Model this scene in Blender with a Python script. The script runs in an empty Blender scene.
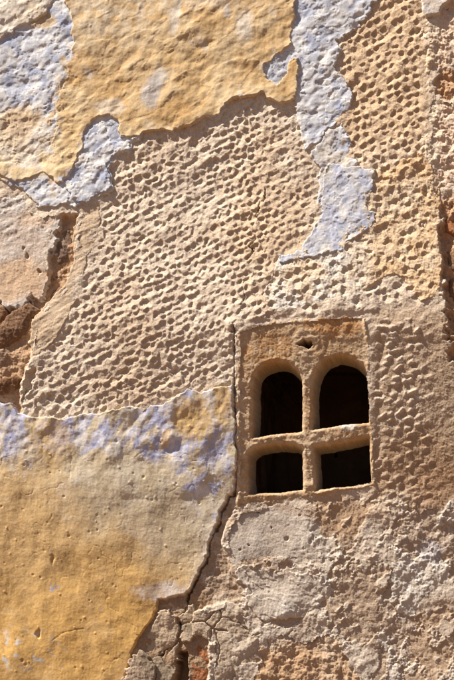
import bpy, math
import numpy as np

# ------------------------------------------------------------------ scale and placing
S = 0.0025                 # metres per photo pixel on the wall plane
CX, CY = 227.0, 340.0      # photo centre, in photo pixels
Z0 = 2.5                   # height of the photo centre above the street
def wx(px): return (px - CX) * S
def wz(py): return Z0 - (py - CY) * S

scene = bpy.context.scene
# ------------------------------------------------------------------ camera
DIST, CAM_X, CAM_Z = 3.6, 0.70, 1.62
cam_d = bpy.data.cameras.new('camera')
cam = bpy.data.objects.new('camera', cam_d)
scene.collection.objects.link(cam)
cam.location = (CAM_X, -DIST, CAM_Z)
cam.rotation_euler = (math.radians(90), 0, 0)
cam_d.sensor_fit = 'VERTICAL'
cam_d.sensor_height = 36.0
cam_d.lens = 36.0 * DIST / (680 * S)
cam_d.shift_x = -CAM_X / (680 * S)
cam_d.shift_y = (Z0 - CAM_Z) / (680 * S)
cam_d.clip_start = 0.05
cam_d.clip_end = 2000
scene.camera = cam

# ------------------------------------------------------------------ world and sun
GRAZE = math.radians(17.5)     # angle between sunlight and the wall
INPL = math.radians(57)        # slope of the light along the wall, from the upper left
to_sun = np.array([-math.cos(GRAZE) * math.cos(INPL), -math.sin(GRAZE), math.cos(GRAZE) * math.sin(INPL)])
sun_el = math.asin(to_sun[2])
sun_az = math.atan2(to_sun[0], to_sun[1])       # from +Y towards +X
world = bpy.data.worlds.new('World'); scene.world = world
world.use_nodes = True
wn = world.node_tree.nodes; wl = world.node_tree.links
bg = wn['Background']
sky = wn.new('ShaderNodeTexSky'); sky.sky_type = 'NISHITA'; sky.sun_disc = False
sky.sun_elevation = sun_el; sky.sun_rotation = sun_az
sky.air_density = 0.7; sky.dust_density = 1.0; sky.ozone_density = 1.0
wl.new(sky.outputs['Color'], bg.inputs['Color'])
bg.inputs['Strength'].default_value = 0.05
sd = bpy.data.lights.new('sun', 'SUN'); sd.energy = 5.0; sd.angle = math.radians(0.53)
sd.color = (1.0, 0.935, 0.85)
sun = bpy.data.objects.new('sun', sd); scene.collection.objects.link(sun)
import mathutils
sun.rotation_euler = mathutils.Vector(to_sun).to_track_quat('Z', 'Y').to_euler()
sun.location = (-4, -3, 8)
vs = scene.view_settings
vs.view_transform = 'Standard'; vs.look = 'None'; vs.gamma = 1.0; vs.use_curve_mapping = False
vs.exposure = 0.9

# ------------------------------------------------------------------ the grid, in photo pixels
def axis(a0, a1, b0, b1):
    return np.concatenate([np.arange(a0, -190, 30.0), np.arange(-190, -16, 3.0), np.arange(-16, b0, 2 / 3.0),
                           np.arange(b0, b1, 3.0), np.arange(b1, a1 + 30, 30.0)]).astype(np.float32)
XS = axis(-1000, 1450, 470, 650)
YS = axis(-700, 1330, 696, 870)
YS[-1] = CY + Z0 / S + 12           # just under the street
NX, NY = len(XS), len(YS)
X, Y = np.meshgrid(XS, YS)

# ------------------------------------------------------------------ noise
_rng = np.random.RandomState(7)
PERM = _rng.permutation(256).astype(np.int32)
PERM = np.concatenate([PERM, PERM, PERM])
_ang = _rng.rand(256) * 2 * np.pi
GX, GY = np.cos(_ang).astype(np.float32), np.sin(_ang).astype(np.float32)
def perlin(x, y, seed=0):
    x = x + seed * 17.31; y = y + seed * 9.77
    xi = np.floor(x).astype(np.int32); yi = np.floor(y).astype(np.int32)
    xf = (x - xi).astype(np.float32); yf = (y - yi).astype(np.float32)
    xi &= 255; yi &= 255
    u = xf * xf * xf * (xf * (xf * 6 - 15) + 10); v = yf * yf * yf * (yf * (yf * 6 - 15) + 10)
    def g(ix, iy, fx, fy):
        h = PERM[PERM[ix] + iy] & 255
        return GX[h] * fx + GY[h] * fy
    a = g(xi, yi, xf, yf); b = g(xi + 1, yi, xf - 1, yf)
    c = g(xi, yi + 1, xf, yf - 1); d = g(xi + 1, yi + 1, xf - 1, yf - 1)
    return ((a + (b - a) * u) + ((c + (d - c) * u) - (a + (b - a) * u)) * v) * 1.5
def fbm(x, y, size, octs=4, seed=0, gain=0.5):
    o = 0; amp = 1.0; f = 1.0 / size
    for k in range(octs):
        o = o + amp * perlin(x * f, y * f, seed + k * 3); amp *= gain; f *= 2.03
    return o
def ridged(x, y, size, octs=3, seed=0, gain=0.5):
    o = 0; amp = 1.0; f = 1.0 / size; t = 0
    for k in range(octs):
        o = o + amp * (1 - 2 * np.abs(perlin(x * f, y * f, seed + k * 3))); t += amp; amp *= gain; f *= 2.03
    return o / t
def rot(x, y, deg):
    c, s = math.cos(math.radians(deg)), math.sin(math.radians(deg))
    return x * c + y * s, -x * s + y * c
def sstep(a, b, v):
    t = np.clip((v - a) / (b - a), 0, 1); return t * t * (3 - 2 * t)
def mix(a, b, t):
    return a + (b - a) * t

# beyond the margin the grid is coarse: only broad forms there, the material carries the grain
FAR = sstep(0, 26, np.maximum(np.maximum(-158 - X, X - 618), np.maximum(-158 - Y, Y - 838)))
# frequently used fields
WX = fbm(X, Y, 26, 3, 31) * 3.2 + fbm(X, Y, 6, 2, 41) * 1.3 + perlin(X / 2.4, Y / 2.4, 45) * .6
WY = fbm(X, Y, 26, 3, 51) * 3.2 + fbm(X, Y, 6, 2, 61) * 1.3 + perlin(X / 2.4, Y / 2.4, 65) * .6
N_BIG = fbm(X, Y, 120, 3, 1)
N_MID = fbm(X, Y, 34, 4, 2)
N_FINE = fbm(X, Y, 7, 3, 3)
N_13 = fbm(X, Y, 13, 4, 8, 0.6)
_w = np.random.RandomState(5)
SAND = np.clip(_w.randn(*X.shape), -2.5, 2.5).astype(np.float32)
SANDC = np.clip(_w.randn(*X.shape), -2.5, 2.5).astype(np.float32)
N_GRAIN = perlin(X / 2.1, Y / 2.1, 4) + 0.6 * perlin(X / 1.45, Y / 1.45, 5)

_rr = np.random.RandomState(23)
def ragged(poly):
    """sides of a traced outline that lie outside the picture get a broken line of their own"""
    out = []
    for k, (ax, ay) in enumerate(poly):
        bx, by = poly[(k + 1) % len(poly)]
        out.append((ax, ay))
        L_ = math.hypot(bx - ax, by - ay)
        if (ax == bx or ay == by) and L_ > 60 and all(not (-20 < px < 474 and -20 < py < 700) for px, py in ((ax, ay), (bx, by))):
            n = int(L_ / 16); off = 0
            for q in range(1, n):
                t = q / n; off = .6 * off + _rr.randn() * 9
                x, y = ax + (bx - ax) * t, ay + (by - ay) * t
                out.append((x + off, y) if ax == bx else (x, y + off))
    return out
def poly_sdf(poly, warp=1.0, pad=30, full=-999.0):
    """signed distance in pixels to a traced outline, positive inside; edge broken up by noise"""
    P = np.array(ragged(poly), np.float32)
    x0, y0 = P.min(0) - pad; x1, y1 = P.max(0) + pad
    i0, i1 = np.searchsorted(XS, [x0, x1]); j0, j1 = np.searchsorted(YS, [y0, y1])
    out = np.full(X.shape, full, np.float32)
    x = X[j0:j1, i0:i1] + warp * WX[j0:j1, i0:i1]; y = Y[j0:j1, i0:i1] + warp * WY[j0:j1, i0:i1]
    d2 = np.full(x.shape, 1e9, np.float32); ins = np.zeros(x.shape, bool)
    n = len(P)
    for k in range(n):
        ax, ay = P[k]; bx, by = P[(k + 1) % n]
        ex, ey = bx - ax, by - ay
        px, py = x - ax, y - ay
        t = np.clip((px * ex + py * ey) / (ex * ex + ey * ey + 1e-9), 0, 1)
        d2 = np.minimum(d2, (px - t * ex) ** 2 + (py - t * ey) ** 2)
        if ay != by:
            c = ((ay > y) != (by > y)) & (px < ex * py / ey)
            ins ^= c
    d = np.sqrt(d2)
    out[j0:j1, i0:i1] = np.where(ins, d, -d)
    return out
def line_dist(pts, warp=0.6, pad=14):
    P = np.array(pts, np.float32)
    x0, y0 = P.min(0) - pad; x1, y1 = P.max(0) + pad
    i0, i1 = np.searchsorted(XS, [x0, x1]); j0, j1 = np.searchsorted(YS, [y0, y1])
    out = np.full(X.shape, 99.0, np.float32)
    x = X[j0:j1, i0:i1] + warp * WX[j0:j1, i0:i1]; y = Y[j0:j1, i0:i1] + warp * WY[j0:j1, i0:i1]
    d2 = np.full(x.shape, 1e9, np.float32)
    for k in range(len(P) - 1):
        ax, ay = P[k]; ex, ey = P[k + 1] - P[k]
        px, py = x - ax, y - ay
        t = np.clip((px * ex + py * ey) / (ex * ex + ey * ey + 1e-9), 0, 1)
        d2 = np.minimum(d2, (px - t * ex) ** 2 + (py - t * ey) ** 2)
    out[j0:j1, i0:i1] = np.sqrt(d2)
    return out
def inpoly(x, y, poly):
    ins = False; n = len(poly)
    for k in range(n):
        ax, ay = poly[k]; bx, by = poly[(k + 1) % n]
        if (ay > y) != (by > y) and x < (bx - ax) * (y - ay) / (by - ay) + ax: ins = not ins
    return ins
def blob(cx, cy, rx, ry, soft=0.6, ang=0, wob=0.35):
    """soft stain-shaped weight, 1 in the middle"""
    u, v = rot(X - cx, Y - cy, ang)
    r = np.sqrt((u / rx) ** 2 + (v / ry) ** 2) + wob * N_MID + 0.18 * N_FINE
    return 1 - sstep(1 - soft * 0.5, 1 + soft * 0.5, r)
def fbm_local(poly, size, octs, seed, gain=0.5):
    P = np.array(poly); x0, y0 = P.min(0) - 8; x1, y1 = P.max(0) + 8
    i0, i1 = np.searchsorted(XS, [x0, x1]); j0, j1 = np.searchsorted(YS, [y0, y1])
    o = np.zeros(X.shape, np.float32); o[j0:j1, i0:i1] = fbm(X[j0:j1, i0:i1], Y[j0:j1, i0:i1], size, octs, seed, gain)
    return o
def C(r, g, b): return np.array([r, g, b], np.float32)
def cmix(col, c, t): return col + (c - col) * t[..., None]
def flat(c): return np.broadcast_to(c, X.shape + (3,)).astype(np.float32).copy()

# ------------------------------------------------------------------ materials
def plaster_material(name, fine=0.6, coarse=0.5, scale=1.0, rough=0.93, speck=0.16, streak=0.0):
    m = bpy.data.materials.new(name); m.use_nodes = True
    n = m.node_tree.nodes; l = m.node_tree.links
    b = n['Principled BSDF']; b.inputs['Roughness'].default_value = rough
    b.inputs['Specular IOR Level'].default_value = 0.2
    tc = n.new('ShaderNodeTexCoord')
    at = n.new('ShaderNodeAttribute'); at.attribute_name = 'albedo'
    n1 = n.new('ShaderNodeTexNoise'); n1.inputs['Scale'].default_value = 620 * scale; n1.inputs['Detail'].default_value = 3
    n1.inputs['Roughness'].default_value = 0.65
    n2 = n.new('ShaderNodeTexNoise'); n2.inputs['Scale'].default_value = 170 * scale; n2.inputs['Detail'].default_value = 5
    n2.inputs['Roughness'].default_value = 0.6
    n3 = n.new('ShaderNodeTexNoise'); n3.inputs['Scale'].default_value = 260 * scale; n3.inputs['Detail'].default_value = 4
    for q in (n1, n2, n3): l.new(tc.outputs['Object'], q.inputs['Vector'])
    mr = n.new('ShaderNodeMapRange'); mr.inputs['From Min'].default_value = 0.3; mr.inputs['From Max'].default_value = 0.7
    mr.inputs['To Min'].default_value = 1 - speck; mr.inputs['To Max'].default_value = 1 + speck
    l.new(n3.outputs['Fac'], mr.inputs['Value'])
    mul = n.new('ShaderNodeVectorMath'); mul.operation = 'SCALE'
    l.new(at.outputs['Color'], mul.inputs[0]); l.new(mr.outputs['Result'], mul.inputs['Scale'])
    l.new(mul.outputs['Vector'], b.inputs['Base Color'])
    b2 = n.new('ShaderNodeBump'); b2.inputs['Strength'].default_value = coarse; b2.inputs['Distance'].default_value = 0.0022
    l.new(n2.outputs['Fac'], b2.inputs['Height'])
    b1 = n.new('ShaderNodeBump'); b1.inputs['Strength'].default_value = fine; b1.inputs['Distance'].default_value = 0.0009
    l.new(n1.outputs['Fac'], b1.inputs['Height']); l.new(b2.outputs['Normal'], b1.inputs['Normal'])
    last = b1
    if streak:
        mp = n.new('ShaderNodeMapping'); mp.inputs['Scale'].default_value = (420, 60, 34)
        l.new(tc.outputs['Object'], mp.inputs['Vector'])
        ns = n.new('ShaderNodeTexNoise'); ns.inputs['Scale'].default_value = 1.0; ns.inputs['Detail'].default_value = 3
        l.new(mp.outputs['Vector'], ns.inputs['Vector'])
        b3 = n.new('ShaderNodeBump'); b3.inputs['Strength'].default_value = streak; b3.inputs['Distance'].default_value = 0.0014
        l.new(ns.outputs['Fac'], b3.inputs['Height']); l.new(b1.outputs['Normal'], b3.inputs['Normal']); last = b3
    l.new(last.outputs['Normal'], b.inputs['Normal'])
    return m
M_RENDER = plaster_material('sandy_render', 0.55, 0.4)
M_PAINT = plaster_material('limewash_plaster', 0.3, 0.22, speck=0.08)
M_BRUSH = plaster_material('brushed_ochre_plaster', 0.3, 0.2, speck=0.09, streak=0.06)
M_MORTAR = plaster_material('lime_mortar', 0.5, 0.35, speck=0.14)
M_STONE = plaster_material('brown_stone', 0.6, 0.8, scale=0.8, speck=0.22)

def simple_material(name, col, rough=0.95, scale=4.0, var=0.25):
    m = bpy.data.materials.new(name); m.use_nodes = True
    n = m.node_tree.nodes; l = m.node_tree.links; b = n['Principled BSDF']
    b.inputs['Roughness'].default_value = rough; b.inputs['Specular IOR Level'].default_value = 0.2
    tc = n.new('ShaderNodeTexCoord'); ns = n.new('ShaderNodeTexNoise')
    ns.inputs['Scale'].default_value = scale; ns.inputs['Detail'].default_value = 8
    l.new(tc.outputs['Object'], ns.inputs['Vector'])
    cr = n.new('ShaderNodeValToRGB')
    cr.color_ramp.elements[0].position = 0.3; cr.color_ramp.elements[1].position = 0.7
    cr.color_ramp.elements[0].color = (*[c * (1 - var) for c in col], 1)
    cr.color_ramp.elements[1].color = (*[c * (1 + var) for c in col], 1)
    l.new(ns.outputs['Fac'], cr.inputs['Fac']); l.new(cr.outputs['Color'], b.inputs['Base Color'])
    bp = n.new('ShaderNodeBump'); bp.inputs['Strength'].default_value = 0.6; bp.inputs['Distance'].default_value = 0.01
    l.new(ns.outputs['Fac'], bp.inputs['Height']); l.new(bp.outputs['Normal'], b.inputs['Normal'])
    return m

# ------------------------------------------------------------------ mesh from grid cells
GRIT = {'sandy_render': (.10, .075), 'limewash_plaster': (.045, .05), 'brushed_ochre_plaster': (.035, .045), 'lime_mortar': (.08, .07), 'brown_stone': (.08, .08)}
def grid_mesh(name, cells, H, col, mat, parent=None, snap=None):
    """one mesh from the chosen grid cells; H is the height off the wall plane in pixels, col the surface colour"""
    gh, gc = GRIT[mat.name]
    H = H + gh * SAND * (1 - FAR); col = col * (1 + gc * SANDC * (1 - FAR))[..., None]
    jj, ii = np.nonzero(cells)
    if len(jj) == 0: raise RuntimeError('empty ' + name)
    base = jj * NX + ii
    quads = np.stack([base, base + NX, base + NX + 1, base + 1], 1).astype(np.int64)
    used, inv = np.unique(quads, return_inverse=True)
    inv = inv.reshape(-1).astype(np.int32)
    co = np.empty((len(used), 3), np.float32)
    co[:, 0] = VX.ravel()[used]; co[:, 1] = -H.ravel()[used] * S; co[:, 2] = VZ.ravel()[used]
    if snap is not None:
        co[:, 0] += snap[0].ravel()[used] * S; co[:, 2] -= snap[1].ravel()[used] * S
    me = bpy.data.meshes.new(name)
    me.vertices.add(len(used)); me.vertices.foreach_set('co', co.ravel())
    nq = len(quads)
    me.loops.add(nq * 4); me.loops.foreach_set('vertex_index', inv)
    me.polygons.add(nq); me.polygons.foreach_set('loop_start', np.arange(0, nq * 4, 4, dtype=np.int32))
    me.polygons.foreach_set('use_smooth', np.ones(nq, bool))
    me.update(calc_edges=True)
    ca = me.color_attributes.new('albedo', 'FLOAT_COLOR', 'POINT')
    rgba = np.ones((len(used), 4), np.float32)
    rgba[:, :3] = np.clip(col.reshape(-1, 3)[used], 0.01, 0.85)
    ca.data.foreach_set('color', rgba.ravel())
    me.materials.append(mat)
    o = bpy.data.objects.new(name, me); scene.collection.objects.link(o)
    if parent: o.parent = parent
    return o
def cellmax(F): return np.maximum(np.maximum(F[:-1, :-1], F[1:, :-1]), np.maximum(F[:-1, 1:], F[1:, 1:]))
def cellmin(F): return np.minimum(np.minimum(F[:-1, :-1], F[1:, :-1]), np.minimum(F[:-1, 1:], F[1:, 1:]))
def cellmean(F): return (F[:-1, :-1] + F[1:, :-1] + F[:-1, 1:] + F[1:, 1:]) * 0.25

# everything that will become a mesh is first listed, bottom layer first, so that hidden cells can be dropped
LAYERS = []
def sheet(name, sd, under, top, col, mat, label=None, edge=0.9, parent_of=None, cover=6.0):
    """a coat or piece lying on 'under': near-vertical broken edge where sd crosses zero, sunk below it outside"""
    t = sstep(-edge, edge, sd)
    H = mix(under - 3.0, top, t).astype(np.float32)
    L = dict(name=name, sd=sd, H=H, col=col, mat=mat, label=label, cells=cellmax(sd) > -1.7, cover=cover)
    for q in LAYERS: q['cells'] &= ~(cellmin(sd) > cover)
    LAYERS.append(L)
    return np.where(sd > -0.2, np.maximum(H, under), under)

# ================================================================== traced outlines (photo pixels)
OCHRE_TOP = [(72, -140), (62, -2), (68, 8), (76, 26), (72, 36), (79, 42), (70, 56), (66, 78), (58, 100), (54, 128), (46, 150), (20, 160), (-140, 165),
    (-140, 182), (0, 176), (21, 181), (39, 174), (53, 180), (63, 183), (74, 172), (79, 155), (85, 136), (97, 119), (110, 116),
    (117, 121), (121, 136), (130, 139), (141, 136), (150, 132), (160, 131), (171, 134), (185, 130), (203, 119), (220, 113), (234, 100), (249, 97),
    (263, 92), (270, 100), (282, 105), (293, 100), (298, 83), (301, 72), (298, 57), (291, 60), (289, 72), (276, 84), (267, 80),
    (266, 63), (280, 53), (293, 46), (294, 20), (296, -5), (300, -140)]
LILAC_TOP = [(-140, -140), (410, -140), (379, -2), (370, 14), (347, 32), (340, 39), (340, 53), (336, 67), (345, 81), (354, 95), (352, 109), (336, 123),
    (322, 139), (308, 150), (301, 134), (297, 118), (288, 90), (268, 90), (248, 88), (235, 92), (227, 112), (214, 119), (207, 119), (196, 110), (180, 118),
    (160, 122), (146, 130), (137, 141), (132, 152), (116, 158), (109, 167), (114, 176), (113, 190), (100, 200), (83, 206), (70, 204), (53, 208), (39, 206), (26, 195),
    (20, 185), (0, 180), (-140, 188)]
LILAC_FLAKE = [(137, 138), (125, 142), (112, 139), (98, 147), (87, 156), (84, 172), (78, 182), (64, 188), (72, 198), (84, 204), (99, 198), (111, 189), (112, 177),
    (106, 168), (114, 157), (129, 153)]
WHITE_CORNER = [(-140, -140), (70, -140), (60, -4), (52, 10), (47, 16), (36, 20), (20, 28), (9, 36), (-2, 46), (-140, 60)]
ISLAND = [(327, 162), (344, 167), (355, 169), (374, 170), (376, 180), (369, 193), (367, 207), (376, 216), (374, 227), (357, 234), (346, 250),
    (322, 255), (300, 260), (283, 265), (281, 257), (294, 253), (308, 240), (316, 226), (322, 212), (321, 193), (322, 174)]
FILM = [(312, 150), (330, 128), (346, 122), (349, 140), (347, 150), (357, 162), (356, 171), (340, 172), (330, 180), (326, 196), (318, 206), (316, 180), (318, 165)]
ROUGH_COAT = [(376, 168), (424, 150), (437, 180), (440, 241), (441, 273), (438, 292), (418, 303), (408, 285), (396, 274), (380, 283), (371, 290), (364, 304), (354, 312), (330, 308), (300, 314),
    (270, 318), (262, 300), (278, 262), (300, 252), (330, 235)]
OCHRE_LOW = [(-140, 400), (0, 403), (10, 405), (18, 414), (28, 417), (46, 417), (67, 419), (81, 414), (106, 412), (127, 407), (144, 408), (160, 405), (176, 398),
    (189, 390), (203, 392), (217, 386), (235, 384), (236, 430), (235, 470), (234, 490), (222, 510), (215, 527), (208, 541), (205, 559), (196, 580),
    (187, 593), (171, 597), (158, 601), (156, 610), (150, 621), (144, 631), (134, 648), (124, 676), (112, 710), (100, 830), (-140, 830)]
PALE_MORTAR = [(-140, 192), (0, 190), (26, 200), (50, 210), (62, 218), (55, 232), (53, 262), (50, 280), (44, 300), (36, 304), (27, 298), (12, 308), (0, 302), (-140, 315)]
SMOOTH_STRIP = [(84, 206), (100, 202), (99, 222), (95, 240), (88, 262), (78, 294), (66, 322), (52, 346), (34, 357), (28, 344), (33, 318), (46, 302), (66, 282), (74, 256), (74, 228), (78, 214)]
JAMB = [(424, -140), (424, 20), (425, 120), (424, 236), (436, 240), (437, 205), (440, 192), (460, 188), (520, 190), (520, 96), (456, 99), (440, 94), (434, 84), (437, 76), (446, 72), (520, 68), (520, 40), (520, -140)]
CORNER_COAT = [(420, -140), (421, 6), (426, 19), (434, 17), (441, 15), (444, 8), (452, -1), (470, -140)]
SMOOTH_PATCH = [(236, 509), (262, 506), (300, 500), (313, 512), (318, 522), (330, 545), (333, 562), (300, 566), (270, 560), (246, 566), (233, 566), (228, 556), (222, 541), (228, 522)]
CRUST_PATCH = [(236, 568), (246, 564), (270, 566), (300, 571), (324, 566), (336, 592), (316, 609), (300, 616), (278, 622), (259, 620), (249, 607), (246, 597), (254, 594), (246, 585), (238, 582)]
CHIPS = [
    [(141, 651), (128, 664), (120, 682), (118, 710), (140, 712), (152, 690), (154, 664), (150, 654)],
    [(157, 613), (167, 609), (175, 616), (177, 631), (171, 645), (162, 652), (144, 648), (149, 632)],
    [(170, 600), (181, 598), (185, 605), (179, 613), (172, 609), (166, 606)],
    [(186, 606), (193, 601), (195, 609), (190, 621), (180, 624), (178, 615)],
    [(173, 646), (178, 642), (177, 656), (170, 663), (164, 657)],
    [(179, 627), (190, 624), (196, 634), (190, 643), (179, 640)],
    [(153, 656), (161, 655), (167, 665), (172, 668), (171, 712), (156, 712)],
]
LOW_CHUNK = [(190, 622), (193, 612), (203, 606), (218, 602), (234, 603), (246, 612), (256, 630), (268, 644), (258, 656), (246, 672), (232, 700), (212, 730), (205, 690), (211, 668), (209, 642), (200, 638), (191, 636)]
LOW_RUBBLE = [(262, 638), (280, 628), (300, 636), (330, 630), (352, 650), (368, 690), (380, 760), (250, 760), (240, 690), (256, 664)]
WHITE_RUBBLE = [(398, 516), (420, 508), (454, 500), (520, 505), (520, 560), (454, 566), (440, 578), (428, 600), (412, 640), (400, 690), (380, 690), (376, 640), (372, 600), (388, 570), (394, 540)]
STONES = [  # outline, height, colour
    ([(27, 299), (40, 311), (30, 319), (24, 333), (8, 346), (-14, 352), (-20, 336), (0, 322), (12, 310)], 1.0, 6),
    ([(-12, 300), (4, 304), (9, 311), (8, 318), (-2, 323), (-14, 322)], -0.5, 1),
    ([(-12, 350), (2, 348), (7, 353), (6, 364), (-2, 369), (-14, 368)], 0.0, 2),
    ([(-14, 384), (4, 378), (16, 373), (22, 379), (18, 387), (2, 395), (-14, 398)], 1.0, 1),
    ([(-10, 403), (6, 402), (9, 408), (6, 416), (-10, 418)], 0.5, 6),
    ([(60, 227), (70, 227), (73, 240), (69, 254), (66, 262), (56, 262), (55, 244)], -1.5, 3),
    ([(56, 266), (67, 267), (64, 276), (54, 281), (51, 276)], -2.0, 1),
    ([(55, 285), (66, 284), (58, 294), (47, 300), (49, 292)], -2.0, 1),
    ([(437, 78), (446, 73), (472, 70), (472, 92), (452, 98), (440, 90)], -0.4, 4),
    ([(442, 198), (452, 195), (472, 199), (472, 236), (447, 232), (440, 215)], -2.2, 0),
    ([(446, 248), (472, 243), (472, 266), (458, 272), (447, 268)], -4.6, 6),
    ([(447, 276), (456, 275), (472, 270), (472, 309), (458, 302), (448, 304)], -4.4, 1),
    ([(452, 316), (472, 312), (472, 348), (458, 349)], -4.0, 1),
    ([(190, 645), (203, 641), (209, 650), (209, 672), (206, 712), (187, 712), (188, 668)], -1.2, 0),
]
STONE_COL = [C(.30, .125, .055), C(.19, .10, .05), C(.33, .22, .15), C(.17, .11, .075), C(.42, .25, .14), C(.56, .38, .25), C(.21, .12, .068)]
SURROUND = [(237, 330), (258, 322), (300, 318), (340, 315), (366, 314), (371, 340), (373, 400), (376, 440), (376, 486), (340, 492), (300, 501), (262, 507), (236, 511), (236, 420)]
def arch(l, r, base_l, base_r, top, spring_l, spring_r):
    pts = [(l, base_l), (l, spring_l)]
    cx = (l + r) / 2
    for k in range(1, 16):
        a = math.pi * (1 - k / 16.0)
        c_, s_ = math.cos(a), math.sin(a)
        sp = spring_l + (spring_r - spring_l) * (c_ + 1) / 2
        pts.append((cx + (r - l) / 2 * c_, sp - (sp - top) * s_))
    pts += [(r, spring_r), (r, base_r)]
    return pts
OPENINGS = [arch(253, 302, 437, 431, 362, 387, 384), arch(313, 369, 429, 422, 356, 383, 381),
    [(249, 494), (248, 455), (255, 448), (276, 444), (294, 445), (302, 449), (302, 490)],
    [(316, 490), (314, 447), (340, 443), (369, 438), (371, 483)]]

# ================================================================== the pecked base coat
# gentle bow of the whole wall; the lower right leans away from the light
LEAN = (0.20 * np.clip(Y - 325, 0, 175) + .10 * np.clip(Y - 500, 0, 320)) * sstep(-300, 420, X) * sstep(310, 345, Y) * (1 - sstep(820, 1000, Y)) * (1 - sstep(700, 1000, X))
MACRO = 3.0 * fbm(X, Y, 230, 2, 71) + 1.6 * fbm(X, Y, 80, 2, 72)
MACRO = mix(MACRO, 3.0 * perlin(X / 230, Y / 230, 71), FAR) - LEAN

# the traced pixels, carried onto the wall at its own depth where it leans back
VX = (CAM_X + ((X - CX) * S - CAM_X) * (1 + LEAN * S / DIST)).astype(np.float32)
VZ = (CAM_Z + (Z0 - (Y - CY) * S - CAM_Z) * (1 + LEAN * S / DIST)).astype(np.float32)
R_A = [(70, 150), (300, 60), (312, 150), (318, 200), (312, 235), (292, 252), (278, 262), (272, 300), (268, 318), (236, 328), (233, 392), (160, 425), (10, 428), (17, 392), (40, 362),
       (58, 345), (72, 318), (84, 290), (94, 258), (102, 225), (104, 200)]
R_B = [(335, 20), (370, -130), (424, -130), (424, 175), (376, 172), (356, 165), (347, 140), (350, 108), (352, 95), (335, 60)]
R_C = [(377, 165), (424, 165), (434, 185), (437, 300), (372, 300), (340, 310), (268, 318), (275, 262), (300, 258)]
R_D = [(377, 318), (430, 318), (430, 505), (379, 505)]
R_E = [(-130, -130), (600, -130), (600, 830), (-130, 830)]
rs = np.random.RandomState(11)
PECK = np.zeros(X.shape, np.float32)
BUMP = np.zeros(X.shape, np.float32)
def strike(cx, cy, a, b, ang, depth, wall_=0.2, field=None):
    """one tool mark: 'a' along its stroke (towards the lower right), 'b' across; steep upper end, ramping floor"""
    field = PECK if field is None else field
    r = max(a, b) * 1.3
    i0, i1 = np.searchsorted(XS, [cx - r, cx + r]); j0, j1 = np.searchsorted(YS, [cy - r, cy + r])
    if i1 <= i0 or j1 <= j0: return
    x = X[j0:j1, i0:i1] - cx + 0.3 * WX[j0:j1, i0:i1]; y = Y[j0:j1, i0:i1] - cy + 0.3 * WY[j0:j1, i0:i1]
    c, s_ = math.cos(ang), math.sin(ang)
    u = (x * c + y * s_) / a; v = (-x * s_ + y * c) / b
    t = (u + 1) * 0.5
    ramp = sstep(0, wall_, t) * np.clip(1 - t, 0, 1) * 1.25
    d = depth * ramp * np.clip(1 - np.abs(v) ** 2.6, 0, 1) ** 0.7
    sub = field[j0:j1, i0:i1]
    np.maximum(sub, d, out=sub)
def lattice(poly, du, dv, ang, jit, fn):
    P = np.array(poly); x0, y0 = P.min(0); x1, y1 = P.max(0)
    c, s = math.cos(ang), math.sin(ang)
    n = int(max(x1 - x0, y1 - y0) * 1.2 / min(du, dv)) + 4
    mx, my = (x0 + x1) / 2, (y0 + y1) / 2
    for q in range(-n, n):
        off = rs.rand() * du
        for p in range(-n, n):
            u = p * du + off + rs.randn() * jit * du; v = q * dv + rs.randn() * jit * dv
            x = mx + u * c - v * s; y = my + u * s + v * c
            if x0 <= x <= x1 and y0 <= y <= y1 and inpoly(x, y, poly): fn(x, y)
SLOPE = math.radians(-30)
def fA(x, y):
    if rs.rand() < 0.05: return
    big = 1.12 if (y > 345 and x < 170) else (0.9 if x > 225 else 1.0)
    fade = 0.75 if x > 262 else 1.0
    k = 0.9 + 0.25 * math.sin(x * 0.043 + y * 0.027) * math.sin(y * .036 - x * .019 + 1) + rs.randn() * 0.2
    if rs.rand() < .12: k *= .5
    strike(x, y, big * rs.uniform(3.6, 5.8), big * rs.uniform(3.0, 4.9), math.radians(50) + rs.randn() * 0.32, fade * k * rs.uniform(1.3, 2.5), rs.uniform(.12, .3))
lattice(R_A, 7.7, 6.8, math.radians(-24), 0.14, fA)
def fB(x, y):
    if rs.rand() < 0.06: return
    strike(x, y, rs.uniform(3.3, 5.2), rs.uniform(2.7, 4.3), math.radians(52) + rs.randn() * 0.3, rs.uniform(1.2, 2.7), rs.uniform(.15, .35))
lattice(R_B, 9.4, 8.2, math.radians(-24), 0.13, fB)
def fC(x, y):
    if rs.rand() < 0.8: strike(x, y, rs.uniform(4, 6), rs.uniform(3, 5), math.radians(50) + rs.randn() * 0.4, rs.uniform(1.0, 2.8), 0.3)
lattice(R_C, 10, 8.6, math.radians(-25), 0.2, fC)
def fD(x, y):
    w = 1.0 if (x < 418 and 325 < y < 425) else 0.65
    if rs.rand() < 0.9: strike(x, y, rs.uniform(2.6, 4.2), rs.uniform(3.2, 6.5), math.radians(68) + rs.randn() * 0.4, w * rs.uniform(1.2, 3.4), rs.uniform(.4, .7), BUMP)
    if rs.rand() < 0.5: strike(x + 4, y + 4, rs.uniform(3, 5), rs.uniform(3, 5), math.radians(55) + rs.randn() * 0.4, w * rs.uniform(.6, 1.8), .3)
lattice(R_D, 10.5, 8.6, math.radians(-14), 0.22, fD)

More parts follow.
